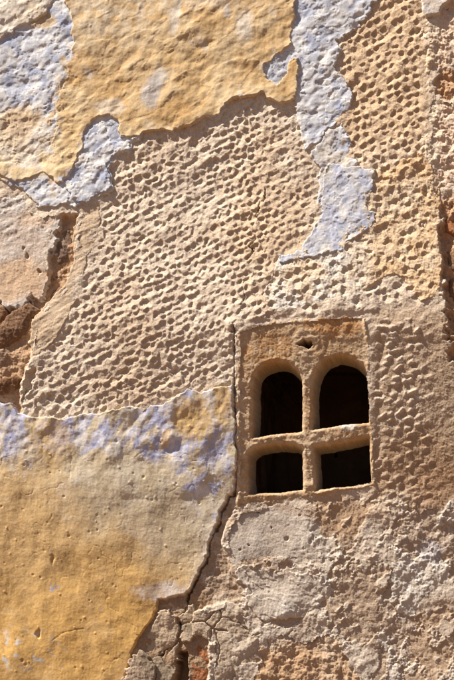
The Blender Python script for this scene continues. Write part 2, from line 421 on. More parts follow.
print('pecks done')
ua, va = rot(X, Y, -32)
FURROW = fbm(ua / 3.2, va, 11, 3, 81)
ROUGH = fbm(X, Y, 16, 5, 82, 0.6)
LOWR = sstep(195, 250, X + 0.3 * (Y - 500)) * sstep(485, 512, Y) * (1 - sstep(820, 900, Y))
WINR = sstep(366, 380, X) * sstep(300, 318, Y) * (1 - sstep(480, 520, Y)) * (1 - sstep(600, 700, X))
H0 = MACRO + 0.9 - PECK + BUMP * (.85 + .6 * N_13) + (0.85 * FURROW + 0.4 * ROUGH) * (1 - .7 * np.maximum(LOWR, WINR)) + 0.10 * N_GRAIN + 0.28 * N_FINE
FLK = sstep(-.035, .035, fbm(*[a / b for a, b in zip(rot(X, Y, -50), (1.5, 1.0))], 34, 6, 213, .62) + .02)
cru2 = np.clip(fbm(X, Y, 9, 4, 84, 0.65), 0, 2)
H0 = H0 - 1.3 * np.exp(-((X - 380 + .5 * WX) / 3.5) ** 2) * sstep(335, 345, Y) * (1 - sstep(478, 490, Y)) + LOWR * 1.1 * FLK + WINR * 0.5 * cru2 + LOWR * (1.3 * np.clip(fbm(X, Y, 30, 5, 85, 0.6), -0.6, 2) + 1.8 * cru2 * np.clip(.25 + 1.3 * fbm(X, Y, 55, 2, 86), 0, 1.2))
# masonry bared by the broken coats: set back
bare_left = poly_sdf([(-140, 300), (0, 298), (30, 296), (50, 268), (52, 225), (62, 216), (78, 214), (76, 250), (70, 282), (46, 306), (36, 330), (30, 358), (24, 384), (20, 418), (-140, 420)], 1.0)
bare_right = poly_sdf([(435, 50), (470, 40), (720, 40), (720, 360), (452, 360), (448, 310), (440, 296), (441, 240), (438, 205), (435, 150)], 1.0)
bare_low = poly_sdf([(187, 594), (200, 575), (212, 600), (200, 610), (208, 640), (208, 720), (90, 720), (120, 648), (144, 604)], 0.8)
trough = poly_sdf([(233, 492), (240, 507), (228, 522), (222, 540), (238, 584), (246, 598), (230, 603), (200, 606), (190, 596), (205, 560), (215, 527)], 0.8)
bl = sstep(-2, 3, bare_left); br = sstep(-3, 5, bare_right + 5 * N_13) * np.clip(sstep(185, 205, Y) + np.maximum.reduce([blob(447, 83, 14, 15), blob(440, 60, 8, 8), blob(442, 112, 7, 9), blob(440, 134, 5, 8), blob(450, 160, 4, 9)]), 0, 1); bw = sstep(-1, 2, bare_low); tr = sstep(-1, 3, trough)
H0 = mix(H0, MACRO - 4.5 + 1.6 * ROUGH + 0.5 * N_FINE + 0.25 * N_GRAIN, bl)
H0 = mix(H0, mix(MACRO - 1.0, MACRO - 8, sstep(195, 240, Y)) + 3.0 * ROUGH + 1.0 * N_FINE + 0.3 * N_GRAIN, br)
H0 = mix(H0, MACRO - 2.9 + 1.2 * ROUGH + 0.4 * N_FINE + .2 * N_GRAIN, bw)
H0 = mix(H0, MACRO - 1.2 + 1.1 * N_MID + 1.1 * N_13 + 0.3 * N_FINE + 0.15 * N_GRAIN, tr)
# the ledge of render along the top and side of the window
lip = poly_sdf([(225, 300), (300, 294), (380, 290), (380, 314), (366, 314), (300, 318), (258, 322), (238, 329), (228, 332)], 0.7)
H0 = H0 + 1.5 * sstep(-1.5, 5, lip)
# cracks
crack = np.minimum.reduce([
    line_dist([(264, 188), (258, 214), (250, 240), (252, 262), (243, 285), (238, 310), (236, 332)], 1.6) + 1.0 + 0.9 * N_MID,
    line_dist([(236, 326), (234.5, 360), (236.5, 400), (236, 440), (236.5, 480), (234, 497)], 0.7) + 0.35 + 0.7 * N_13,
    line_dist([(234, 494), (224, 511), (216, 529), (209, 543), (206, 560), (197, 582), (189, 596), (184, 606), (176, 634), (160, 656)], 0.9) + 0.1 + 0.7 * N_13,
])
CR = 1 - sstep(0.1, 1.5, crack)
H0 = H0 - 9.0 * CR
hole1 = poly_sdf([(30, 372), (35, 368), (37, 376), (34, 386), (27, 396), (24, 402), (28, 388)], 1.1)
hole2 = poly_sdf([(175, 660), (180, 650), (187, 652), (187, 668), (186, 712), (173, 712)], 0.7)
H0 = H0 - 5 * sstep(-1, 1.5, hole1) - 24 * sstep(-1, 2, hole2)

# colour of the render, with shade right of the window painted in
c0 = flat(C(.56, .45, .34))
c0 = cmix(c0, C(.63, .53, .415), np.clip(0.5 + 0.8 * N_MID, 0, 1) * 0.6)
c0 = cmix(c0, C(.50, .36, .24), np.clip(N_BIG * 1.4, 0, 1) * 0.6)
c0 = cmix(c0, C(.54, .38, .235), 0.85 * sstep(330, 352, X) * (1 - sstep(415, 440, X)) * (1 - sstep(120, 200, Y)))
c0 = cmix(c0, C(.55, .40, .26), 0.6 * blob(265, 215, 45, 70))
c0 = cmix(c0, C(.44, .32, .215), np.clip(WINR * (0.95 - 0.3 * cru2 - .3 * BUMP), 0, 1)); c0 = cmix(c0, C(.64, .55, .45), np.clip(BUMP * .3, 0, .8))  # right of the window: shaded flats painted brown, sunlit bumps painted pale
c0 = cmix(c0, C(.43, .315, .215), LOWR * .9); c0 = cmix(c0, C(.58, .495, .40), LOWR * FLK * np.clip(.7 + .5 * N_MID, 0, 1))
c0 = cmix(c0, C(.60, .52, .43), LOWR * np.clip(cru2 * 0.8 - 0.1, 0, 0.8))
c0 = cmix(c0, C(.40, .20, .09), 0.35 * blob(436, 488, 30, 20) )
c0 = cmix(c0, C(.42, .245, .12), 0.4 * blob(345, 515, 34, 18) + 0.2 * blob(436, 640, 26, 50) )
c0 = cmix(c0, C(.36, .225, .125), 0.6 * blob(418, 468, 50, 36, 1))  # shaded band beside the lower window, put into the colour as darker brown
c0 = cmix(c0, C(.38, .275, .185), tr); c0 = cmix(c0, C(.50, .40, .30), tr * .7 * sstep(.05, .3, N_13))
c0 = cmix(c0, C(.42, .27, .16), bl)
c0 = cmix(c0, C(.46, .28, .16), br)
c0 = cmix(c0, C(.33, .22, .135), bw)
H0 = mix(H0, MACRO + .9, FAR); c0 = cmix(c0, C(.54, .42, .31), FAR)
# window opening cells are left out of the base coat
SUR = poly_sdf(SURROUND, 0.35)
LAYERS.append(dict(name='pecked_render_coat', sd=None, H=H0, col=c0, mat=M_RENDER, label='beige render coat pecked all over with rows of small dents',
                   cells=np.ones((NY - 1, NX - 1), bool), cover=5))
LAYERS[0]['cells'] &= ~(cellmin(SUR) > 4.0)
VIS = H0.copy()

# ================================================================== bared stones
for k, (pl, hh, ci) in enumerate(STONES):
    sd_ = poly_sdf(pl, 1.0 if ci == 5 else 0.6)
    tx, ty = (-.05, -.09) if k < 5 else (rs.randn() * 0.05, rs.randn() * 0.05)
    cx_ = sum(p[0] for p in pl) / len(pl); cy_ = sum(p[1] for p in pl) / len(pl)
    dome = 2.2 * (1 - np.exp(-np.clip(sd_, 0, None) / 2.4))
    top = MACRO - (1.9 if ci == 5 else 3.4) + hh + dome + tx * (X - cx_) + ty * (Y - cy_) + (1.5 if ci == 5 else .8) * fbm_local(pl, 13, 4, 100 + k, .6) + 0.25 * N_GRAIN
    cc = flat(STONE_COL[ci]); cc = cmix(cc, STONE_COL[ci] * 1.4, np.clip(fbm_local(pl, 10, 3, 130 + k), 0, 1)); cc = cmix(cc, C(.5, .38, .26), np.clip(fbm_local(pl, 22, 4, 150 + k) - .3, 0, 1) * (ci not in (0, 6)))
    VIS = sheet('stone', sd_, VIS, top, cc, M_STONE, edge=1.2, cover=99)

# ================================================================== mortar patches on the left and below
pit = np.zeros(X.shape, np.float32)
for (px, py, r) in [(27, 256, 2.3), (36, 270, 2.4), (23, 247, 1.5)]:
    pit = np.maximum(pit, np.clip(1 - np.hypot(X - px + 0.9 * WX + 0 * px, (Y - py + 0.9 * WY) * 0.75) / r, 0, 1) ** 0.8)
sd_ = poly_sdf(PALE_MORTAR, 2.2)
scr = fbm(*[a / b for a, b in zip(rot(X, Y, -28), (3.0, 0.8))], 14, 3, 88) * (1 - sstep(225, 255, Y))
top = MACRO + 0.5 + 0.9 * N_MID + 0.25 * N_FINE + 0.12 * N_GRAIN + 1.4 * scr * (.5 + N_13) - 4.0 * pit
cc = flat(C(.52, .425, .345)); cc = cmix(cc, C(.55, .51, .465), np.clip(0.4 + N_MID, 0, 1) * 0.7); cc = cmix(cc, C(.58, .38, .22), 0.7 * blob(8, 282, 34, 22) + .4 * blob(40, 215, 22, 10))
VIS = sheet('mortar_patch', sd_, VIS, top, cc, M_MORTAR, 'smooth pale mortar patch with small pits', edge=2.4)
sd_ = poly_sdf(SMOOTH_STRIP, 0.9)
top = MACRO + 1.0 + 0.8 * N_MID + 0.2 * N_FINE + 0.1 * N_GRAIN + 0.8 * fbm(ua / 4, va, 9, 3, 90)
cc = flat(C(.50, .375, .25)); cc = cmix(cc, C(.58, .45, .32), np.clip(.5 + N_MID, 0, 1) * .6)
VIS = sheet('mortar_patch', sd_, VIS, top, cc, M_MORTAR, 'smooth beige trowelled strip beside the bared stones', edge=1.2)
sd_ = poly_sdf(SMOOTH_PATCH, 0.8)
top = MACRO + 1.2 + 0.9 * N_MID + 0.18 * N_FINE + 0.1 * N_GRAIN
for (px, py, r) in [(287, 539, 2.6), (258, 512, 1.8), (249, 545, 1.4), (300, 515, 1.6), (272, 528, 1.2), (240, 550, 1.2), (312, 531, 1.3)]:
    top = top - 3.5 * np.clip(1 - np.hypot(X - px + 0.5 * WX, Y - py + 0.5 * WY) / r, 0, 1) ** 0.6
top = mix(top, VIS + .15, sstep(285, 320, X))
cc = flat(C(.49, .41, .33)); cc = cmix(cc, C(.56, .49, .41), np.clip(.4 + 1.1 * N_MID, 0, 1) * .8); cc = cmix(cc, C(.44, .27, .15), np.clip(N_BIG * 1.2 - .1, 0, .4))
VIS = sheet('mortar_patch', sd_, VIS, top, cc, M_MORTAR, 'smooth greyish mortar patch under the window', edge=1.4)
sd_ = poly_sdf(CRUST_PATCH, 1.1)
TERc = sstep(-.03, .03, fbm(*[a / b for a, b in zip(rot(X, Y, 22), (2.2, 1.0))], 24, 5, 208, .6))
wr = ridged(*rot(X, Y * 1.0, 22), 15, 3, 91)
top = MACRO + 1.9 + 1.1 * N_MID + 0.9 * wr * np.clip(.5 + N_MID, 0, 1.2) + 0.28 * N_FINE + 0.12 * N_GRAIN + .5 * TERc + .9 * sstep(575, 612, Y)
top = mix(top, VIS + .15, sstep(296, 332, X))
cc = flat(C(.52, .44, .355)); cc = cmix(cc, C(.61, .55, .475), np.clip(.3 + N_MID, 0, 1) * .8)
VIS = sheet('mortar_patch', sd_, VIS, top, cc, M_MORTAR, 'wrinkled grey mortar crust with a broken lower edge', edge=1.3)
sd_ = poly_sdf(LOW_RUBBLE, 1.3)
top = MACRO + 1.4 + 2.4 * fbm(X, Y, 26, 5, 92, 0.58) + 0.8 * N_FINE + 0.25 * N_GRAIN
cc = flat(C(.48, .35, .235)); cc = cmix(cc, C(.58, .49, .38), np.clip(.2 + 1.2 * N_MID, 0, 1) * .8); cc = cmix(cc, C(.45, .27, .14), np.clip(-N_BIG, 0, .6))
VIS = sheet('mortar_patch', sd_, VIS, top, cc, M_MORTAR, 'rough lumpy mortar at the foot of the picture', edge=2.5)
sd_ = poly_sdf(LOW_CHUNK, 0.9)
lcr = np.minimum.reduce([line_dist([(218, 603), (222, 618), (212, 630)], .9), line_dist([(222, 618), (240, 622), (252, 634)], .9) + .4, line_dist([(212, 630), (222, 646), (218, 664)], .9) + .3, line_dist([(193, 622), (206, 622), (212, 630), (210, 642)], .5), line_dist([(206, 622), (214, 612)], .5), line_dist([(212, 630), (228, 632)], .5)])
top = MACRO + 0.8 + 1.2 * (1 - np.exp(-np.clip(sd_, 0, None) / 4)) + 1.2 * N_MID + 0.4 * N_FINE + 0.2 * N_GRAIN - 3 * (1 - sstep(.1, 1.2, lcr))
top = top + sstep(222, 240, X) * 1.6 * fbm(X, Y, 14, 4, 93)
cc = flat(C(.44, .34, .24)); cc = cmix(cc, C(.56, .46, .35), np.clip(.3 + N_MID, 0, 1) * sstep(205, 235, X)); cc = cmix(cc, C(.62, .55, .46), .8 * blob(203, 641, 12, 5))
VIS = sheet('mortar_patch', sd_, VIS, top, cc, M_MORTAR, 'cracked grey mortar bulge beside the dark hole', edge=1.6)
sd_ = poly_sdf(WHITE_RUBBLE, 1.6)
top = MACRO + .8 + 1.5 * fbm(X, Y, 22, 5, 94, 0.58) + 1.0 * cru2 + 0.4 * N_FINE + 0.15 * N_GRAIN + 1.0 * FLK
cc = flat(C(.43, .325, .235)); cc = cmix(cc, C(.62, .57, .50), np.clip(FLK * .6 + cru2 * .5, 0, 1)); cc = cmix(cc, C(.42, .40, .41), .6 * blob(432, 552, 12, 10))
VIS = sheet('mortar_patch', sd_, VIS, top, cc, M_MORTAR, 'whitish crumbling mortar at the lower right', edge=3.0)
for k, pl in enumerate(CHIPS):
    sd_ = poly_sdf(pl, 1.6) + .5 - .5 * np.clip(N_13, 0, 1)
    top = MACRO - 1.2 + 0.5 * (1 - np.exp(-np.clip(sd_, 0, None) / 0.8)) + 1.2 * N_MID + .5 * N_13 + 0.3 * N_FINE + 0.2 * N_GRAIN + rs.randn() * .04 * (X - 165) + rs.randn() * .04 * (Y - 630) + rs.randn() * .4
    cc = flat(C(.41, .315, .215) * (rs.uniform(.9, 1.1) if k not in (0, 5, 6) else rs.uniform(.68, .8))); cc = cmix(cc, C(.48, .36, .25), np.clip(N_MID + .2, 0, 1))
    VIS = sheet('plaster_chip', sd_, VIS, top, cc, M_MORTAR, edge=0.9, cover=99)

# ================================================================== rough coat and jamb strip on the right
sd_ = poly_sdf(ROUGH_COAT, 1.2)
top = MACRO + 1.9 - 1.0 * PECK + 0.9 * fbm(X, Y, 18, 5, 95, .6) + 0.5 * N_FINE + 0.25 * N_GRAIN
cc = flat(C(.585, .455, .315)); cc = cmix(cc, C(.60, .55, .48), np.clip(.55 + 1.0 * N_MID, 0, 1) * .9 * (1 - sstep(345, 392, X))); cc = cmix(cc, C(.57, .38, .21), .8 * sstep(350, 390, X) * np.clip(.6 + N_MID, 0, 1))
VIS = sheet('plaster_coat', sd_, VIS, top, cc, M_RENDER, 'rough sandy coat ending in a ragged step by the bricks', edge=1.5)
sd_ = poly_sdf(JAMB, 1.5)
groove = 1 - sstep(0.3, 1.4, np.abs(X - 425.5 + 0.5 * WX))
top = MACRO + 1.0 + 1.2 * N_MID + 0.8 * N_FINE + 0.3 * N_GRAIN - .7 * groove * np.clip(.4 + N_13, 0, 1) - 1.5 * sstep(426, 446, X) + 1.1 * fbm(X, Y, 11, 4, 96)
cc = flat(C(.67, .56, .42)); cc = cmix(cc, C(.60, .44, .29), np.clip(.3 + 1.3 * N_MID, 0, 1) * .8); cc = cmix(cc, C(.60, .44, .32), sstep(432, 444, X) * .85); top = top - 2.6 * np.clip(fbm(X, Y, 12, 4, 210, .6), 0, 1) * sstep(432, 442, X)
VIS = sheet('plaster_coat', sd_, VIS, top, cc, M_RENDER, 'narrow upright band of cream plaster at the right edge', edge=3.0)
sd_ = poly_sdf(CORNER_COAT, 0.7)
top = VIS + 2.6 + 0.4 * N_FINE
cc = flat(C(.62, .56, .50)); cc = cmix(cc, C(.60, .47, .34), np.clip(.2 + N_MID, 0, 1))
VIS = sheet('plaster_coat', sd_, VIS, np.where(sd_ > -3, MACRO + 4.2 + .5 * N_MID + .3 * N_FINE, VIS), cc, M_RENDER, 'pale broken plaster in the upper right corner', edge=1.1)

# ================================================================== lilac limewash coats
lump = fbm(*[a / b for a, b in zip(rot(X, Y, -38), (1.7, 1.0))], 11, 3, 97)
dim = np.clip(fbm(*[a / b for a, b in zip(rot(X, Y, -40), (1.5, 0.95))], 9.5, 2, 98), -1, 0.25)
sd_ = poly_sdf(LILAC_TOP, 1.35)
TERN = fbm(*[a / b for a, b in zip(rot(X, Y, -35), (1.5, 1.0))], 26, 5, 201, .58)
TER = sstep(-.03, .03, TERN - .12) + .8 * sstep(-.03, .03, TERN + .30)      # thin broken skins one over another
hair = np.abs(fbm(X, Y, 42, 4, 202, .55)); HAIR = 1 - sstep(.004, .022, hair)
spit = 1.3 * np.clip(fbm(X, Y, 6.5, 2, 209) - .55, 0, .6)
LT = MACRO + 1.5 + 0.8 * N_MID + 1.0 * dim + 0.4 * TER + 0.08 * N_FINE - spit - .55 * HAIR * sstep(.0, .3, N_BIG + .2)
lil = flat(C(.42, .44, .51)); lil = cmix(lil, C(.55, .54, .535), np.clip(.35 + 1.1 * N_MID, 0, 1) * .8); lil = cmix(lil, C(.60, .58, .555), np.clip(TER - .9, 0, 1) * .55)
lil = cmix(lil, C(.67, .645, .61), .8 * sstep(.0, .35, fbm(*[a / b for a, b in zip(rot(X, Y, -40), (1.6, 1.0))], 16, 5, 215, .65)))
lil = cmix(lil, C(.27, .30, .41), np.clip(fbm(X, Y, 18, 3, 99) * 1.3 - .05, 0, 1) * .75)
ll = cmix(lil, C(.60, .40, .18), .7 * np.clip(blob(20, 120, 26, 14, .8) + blob(8, 138, 20, 10, .8) + blob(28, 8, 16, 6), 0, 1))
OS = poly_sdf(OCHRE_TOP, 1.0)
LEFT = (1 - sstep(62, 96, X)) * sstep(36, 60, Y)
splo = sstep(-7, 7, OS + 13 * N_13 + 9 * N_MID)
ll = cmix(ll, C(.60, .42, .21), LEFT * splo * .85)
ll = cmix(ll, C(.66, .55, .40), .75 * (1 - sstep(40, 60, X)) * sstep(118, 148, Y + 8 * N_MID) * (1 - sstep(170, 182, Y)))
ll = cmix(ll, C(.50, .34, .16), .8 * blob(42, 22, 14, 8))
rim = np.exp(-np.clip(sd_, 0, None) / 1.2) * .8; ll = cmix(ll, C(.60, .54, .46), rim)
VIS = sheet('limewash_coat', sd_, VIS, LT + .9 * np.exp(-np.clip(sd_, 0, None) / 5) * np.clip(.3 + N_13, 0, 1.2), ll, M_PAINT, 'lilac grey limewashed plaster peeling across the top', edge=0.9)
sd_ = poly_sdf(LILAC_FLAKE, 1.3)
VIS = sheet('limewash_flake', sd_, VIS, LT + 1.3 + .9 * np.exp(-np.clip(sd_, 0, None) / 4) * (.4 + N_13) + .2 * N_FINE, lil, M_PAINT, 'curling lilac flake hanging below the ochre edge', edge=0.9)
sd_ = poly_sdf(FILM, 1.2)
FE = 1 - np.exp(-np.clip(poly_sdf(ISLAND, 1.1), 0, None) / 5)
cc = cmix(cmix(lil, C(.56, .47, .36), np.clip(.2 + N_MID, 0, 1) * .7), C(.58, .45, .30), np.clip(N_FINE, 0, 1) * .4)
VIS = sheet('limewash_flake', sd_, VIS, MACRO + 1.3 + 0.8 * dim + .4 * N_FINE + .1 * N_GRAIN + .5 * N_MID + .5 * TER, cc, M_PAINT, 'thin worn greyish film above the lilac island', edge=1.2)
sd_ = poly_sdf(ISLAND, 1.1)
isl = cmix(lil, C(.40, .42, .53), np.clip(.5 + fbm(X / .8, Y / 2.2, 14, 3, 103), 0, 1) * .8)
isl = cmix(isl, C(.56, .55, .54), np.clip(fbm(X, Y, 13, 3, 104) * 1.4, 0, 1) * .8)
isl = cmix(isl, C(.58, .52, .43), np.clip((1 - FE) * (.5 + 1.2 * N_13), 0, .9))
VIS = sheet('limewash_flake', sd_, VIS, MACRO + 1.9 + .6 * dim + .5 * N_MID + .4 * TER + .1 * N_FINE - spit + .9 * np.exp(-np.clip(sd_, 0, None) / 4) * np.clip(.3 + N_13, 0, 1.2), isl, M_PAINT, 'lilac limewash island above the window', edge=0.9)

# ================================================================== ochre and white top coats
sd_ = poly_sdf(WHITE_CORNER, 1.2)
top = LT + 1.6 + .4 * lump
cc = flat(C(.66, .59, .50)); cc = cmix(cc, C(.66, .52, .34), np.clip(.1 + N_MID * 1.2, 0, 1) * .7)
VIS = sheet('plaster_coat', sd_, VIS, top, cc, M_PAINT, 'creamy white plaster in the upper left corner', edge=1.0)
sd_ = OS
tro = fbm(*[a / b for a, b in zip(rot(X, Y, -30), (1.9, 0.9))], 13, 4, 105, .55)
rip = np.clip(fbm(*[a / b for a, b in zip(rot(X, Y, -40), (1.25, 1.0))], 9.5, 1, 214), -.8, .3)
strk0 = fbm(X * 1.6 + Y * .25, Y / 4.0, 9, 3, 205)
tro_s = fbm(*[a / b for a, b in zip(rot(X, Y, -30), (1.9, 0.9))], 13, 2, 105, .4)
TER2 = sstep(-.03, .03, fbm(*[a / b for a, b in zip(rot(X, Y, -38), (2.6, 1.0))], 30, 5, 203, .55) - .08)
curl = 0.7 * np.exp(-np.clip(sd_, 0, None) / 7) * (0.5 + N_MID)
soft = 1 - sstep(40, 110, X) * 1.0
top = MACRO + 3.5 + .35 * tro_s + 0.45 * lump + .55 * rip + 1.0 * N_MID + .08 * N_FINE + .3 * TER2 + .09 * strk0 + curl
top = mix(top, LT + 0.25, np.clip(LEFT * 1.3, 0, 1) * (1 - sstep(160, 172, Y)))
och = flat(C(.57, .395, .20)); och = cmix(och, C(.615, .475, .29), np.clip(.4 + 1.1 * N_MID, 0, 1) * .8); och = cmix(och, C(.47, .29, .12), .75 * np.clip(fbm(X, Y, 44, 5, 204, .6) * 1.5 - .1, 0, 1))
strk = fbm(X * 1.6 + Y * .25, Y / 4.0, 9, 3, 205); och = cmix(och, och * 1.09, np.clip(strk, 0, 1)); och = cmix(och, och * .92, np.clip(-strk, 0, 1))
och = cmix(och, C(.48, .285, .11), np.clip(-.1 + N_BIG * 1.0 - .5 * tro, 0, 1) * .7)
worn = np.clip(fbm(*[a / b for a, b in zip(rot(X, Y, 60), (2.0, 1.0))], 20, 4, 106) * 1.7 - .95, 0, 1)
och = cmix(och, C(.60, .555, .49), worn * .85)
och = cmix(och, C(.42, .40, .40), .75 * blob(152, 92, 9, 18, .8, 15) + .6 * blob(228, 14, 3, 7))
och = cmix(och, C(.64, .585, .50), .7 * blob(245, 28, 9, 16, .8, 10) + .7 * blob(176, 22, 5, 18, .8, 8) + .5 * blob(110, 108, 14, 8))
och = cmix(och, C(.62, .54, .42), .6 * np.clip(blob(95, 10, 60, 45, 1.4) + blob(190, -10, 80, 25, 1.4), 0, 1) * np.clip(.6 + N_13, 0, 1))
och = cmix(och, C(.66, .52, .32), .8 * (1 - sstep(50, 70, X)) * sstep(110, 140, Y))
och = cmix(och, ll, LEFT * (1 - splo)); och = cmix(och, C(.62, .53, .41), np.exp(-np.clip(sd_, 0, None) / 1.3) * .85)
VIS = sheet('ochre_plaster_sheet', sd_, VIS, top, och, M_PAINT, 'ochre painted plaster sheet across the top of the wall', edge=0.9)

# lower sheet
sd_ = poly_sdf(OCHRE_LOW, 0.75)
und = fbm(X, Y, 48, 3, 107, .42); drip = fbm(X, Y / 1.6, 22, 2, 108, .4)
topfade = 1 - sstep(415, 500, Y)
top = MACRO + 3.2 + 1.2 * und + .5 * drip + topfade * (1.7 * fbm(*[a / b for a, b in zip(rot(X, Y, -55), (1.8, 1.0))], 26, 3, 109) + .2 * N_FINE) + .10 * N_FINE + .04 * N_GRAIN + .2 * N_13
top = top - 3.2 * np.exp(-np.clip(sd_, 0, None) / 9) * sstep(418, 385, Y) * 0
top = top - 0.01 * np.clip(Y - 440, 0, 260)
bump1 = np.exp(-((X - 172) ** 2 + (Y - 438) ** 2) / 60.0); top = top + 2.2 * bump1 - 2.0 * np.exp(-((X - 170) ** 2 / 30 + (Y - 450) ** 2 / 30))
top = top - 3.2 * np.clip(1 - np.hypot(X - 37 + .9 * WX, (Y - 633 + .9 * WY) * .8) / 3.6, 0, 1) ** .6 - 1.6 * np.clip(1 - np.hypot((X - 52 + WX) * 1.3, (Y - 560 + WY) * .7) / 5, 0, 1) ** 1.2
for _ in range(150):
    px, py, r0 = rs.uniform(0, 225), rs.uniform(425, 690), rs.uniform(.9, 2.0)
    i0, i1 = np.searchsorted(XS, [px - 4, px + 4]); j0, j1 = np.searchsorted(YS, [py - 4, py + 4])
    top[j0:j1, i0:i1] += rs.choice([-1, .7]) * rs.uniform(.4, 1.0) * np.clip(1 - np.hypot(X[j0:j1, i0:i1] - px, Y[j0:j1, i0:i1] - py + .4 * WY[j0:j1, i0:i1]) / r0, 0, 1) ** .7
top = top - .35 * (1 - sstep(.003, .014, np.abs(fbm(X, Y, 70, 4, 211, .5)))) * sstep(-.1, .2, N_BIG)
scratch = line_dist([(52, 640), (66, 632), (84, 628)], .3); top = top - .3 * (1 - sstep(.2, 1.1, scratch))
g = sstep(470, 590, Y + 30 * N_BIG + 10 * N_MID - 0.42 * (X - 60))
brs = fbm(X * 1.0, Y / 5.0, 3.2, 3, 206); lo = flat(C(.47, .385, .255)); lo = cmix(lo, C(.55, .48, .365), np.clip(.3 + 1.2 * N_MID, 0, 1) * .7)
lo = cmix(lo, C(.54, .325, .105), g * (.95 - .2 * np.clip(N_MID, 0, 1)))
lo = cmix(lo, C(.44, .27, .10), .6 * np.clip(blob(70, 560, 60, 60, 1.2) + blob(30, 500, 40, 36, 1.2) + blob(118, 548, 26, 14, 1), 0, 1) * np.clip(.7 + N_MID, 0, 1))
lo = cmix(lo, C(.54, .37, .18), .6 * blob(25, 520, 40, 70, 1.2))
wl_ = np.clip(fbm(X, Y / 1.8, 22, 5, 110, .6) * 2.2, -.6, 1)
lilz = np.clip(.55 * (1 - sstep(425, 470, Y)) + blob(10, 428, 30, 32, 1) + blob(200, 462, 32, 34, 1) + blob(160, 440, 30, 26, 1.2) + blob(88, 440, 30, 20, 1.2) * .7 + blob(205, 500, 16, 30, 1) * .8 + blob(195, 400, 26, 9, 1), 0, 1)
pm = sstep(.42, .70, lilz * .62 + .42 * fbm(*[a / b for a, b in zip(rot(X, Y, -62), (2.6, 1.0))], 13, 6, 110, .66) + .10 * N_FINE)
lo = cmix(lo, C(.33, .345, .49), pm * .9); lo = cmix(lo, C(.56, .54, .52), .55 * sstep(.1, .5, fbm(X, Y / 1.6, 24, 6, 212, .65)) * (1 - sstep(440, 520, Y)))
lo = cmix(lo, C(.62, .58, .56), lilz * np.clip(fbm(X, Y, 14, 3, 111) * 1.3, 0, 1) * .7)
lo = cmix(lo, C(.50, .33, .13), .8 * blob(192, 420, 22, 18, .7) + .8 * blob(224, 405, 10, 22, .7) + .7 * blob(166, 440, 5, 12, .7, 20) + .5 * blob(50, 440, 18, 26, 1))
lo = cmix(lo, C(.45, .50, .55), np.clip(fbm(X, Y, 9, 3, 112) * 2 - .6, 0, 1) * .8 * blob(18, 650, 40, 20, 1))
lo = cmix(lo, C(.56, .52, .50), .7 * blob(160, 592, 22, 9, 1))
lo = cmix(lo, C(.66, .60, .52), .7 * np.exp(-np.clip(sd_, 0, None) / 3.0) * sstep(150, 190, X) * sstep(470, 500, Y))
lo = cmix(lo, lo * 1.10, np.clip(.6 * brs + .5 * N_13, 0, 1)); lo = cmix(lo, lo * .9, np.clip(-.6 * brs - .5 * N_13, 0, 1)); lo = lo * 1.22
lo = cmix(lo, C(.40, .245, .10), .5 * sstep(.15, .5, fbm(X, Y / 1.4, 36, 6, 207, .62)) * g)
VIS = sheet('ochre_plaster_sheet', sd_, VIS, top + .05 * brs, lo, M_BRUSH, 'smooth ochre plaster sheet with lilac top at the lower left', edge=0.8)
print('sheets done')

# ================================================================== window
OP = np.maximum.reduce([poly_sdf(o, 0.2) for o in OPENINGS])
d = -OP
RR = 4.2
rnd = np.where(d < RR, RR - np.sqrt(np.clip(RR ** 2 - (RR - np.clip(d, 0, RR)) ** 2, 0, None)), 0)
inside = np.clip(OP, 0, None)
hole = poly_sdf([(297, 343.5), (302, 341), (304, 338.5), (307, 341), (311.5, 341.5), (312, 345), (308, 348.5), (304, 346)], 0.5)
rr = np.hypot(X - 309 + .5 * WX, (Y - 344 + .5 * WY) * 1.15)
swirl = 0.4 * np.sin(rr * 0.9) * np.exp(-rr / 14)
HW = MACRO - 0.2 + .7 * N_MID + .3 * N_FINE + .18 * N_GRAIN + .35 * fbm(X, Y, 9, 3, 113) - rnd - inside * 14.0 + swirl
HW = HW + .8 * np.exp(-((d - 3.2) / 1.6) ** 2) * np.clip(.2 + fbm(X, Y, 8, 3, 114), 0, 1) + .5 * N_FINE * np.exp(-np.clip(d, 0, None) / 4)
HW = HW + 1.5 * np.exp(-((SUR - 3.2) / 1.9) ** 2) * np.clip(.7 + N_13, 0, 1.3)
HW = HW - 34 * sstep(-.8, 1.4, hole)
HW = HW + 1.8 * sstep(10, 3, np.abs(Y - (497 - .11 * (X - 245)))) * (Y > 480)
tw = flat(C(.45, .30, .17)); tw = cmix(tw, C(.57, .435, .295), np.clip(.2 + N_MID * 1.2, 0, 1) * .7); tw = cmix(tw, C(.47, .235, .08), .7 * np.clip(blob(330, 325, 36, 10) + blob(270, 350, 30, 14) * .6, 0, 1))
tw = cmix(tw, C(.60, .47, .32), np.clip(fbm(X, Y, 8, 3, 115) * 1.5 - .2, 0, 1) * .6)
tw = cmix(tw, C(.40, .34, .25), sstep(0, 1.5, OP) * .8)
tw = cmix(tw, C(.60, .55, .48), .8 * blob(348, 427, 8, 4, .6) )
Hs = mix(np.minimum(VIS, HW) - 3.0, HW, sstep(-1.0, 1.0, SUR))
LIM = 2.2 + .3 * np.clip(N_MID, -1, 1)
gy, gx = np.gradient(OP); gx = gx / np.gradient(XS)[None, :]; gy = gy / np.gradient(YS)[:, None]
gl = np.sqrt(gx * gx + gy * gy) + 1e-6
over = np.clip(OP - LIM, 0, 1.6)
SNX, SNY = (-over * gx / gl).astype(np.float32), (-over * gy / gl).astype(np.float32)      # back edge pulled onto a smooth line
Hs = Hs + 14 * over
win_cells = (cellmax(SUR) > -1.7) & (cellmin(OP - LIM) < 0)
cxm, cym = cellmean(X), cellmean(Y)
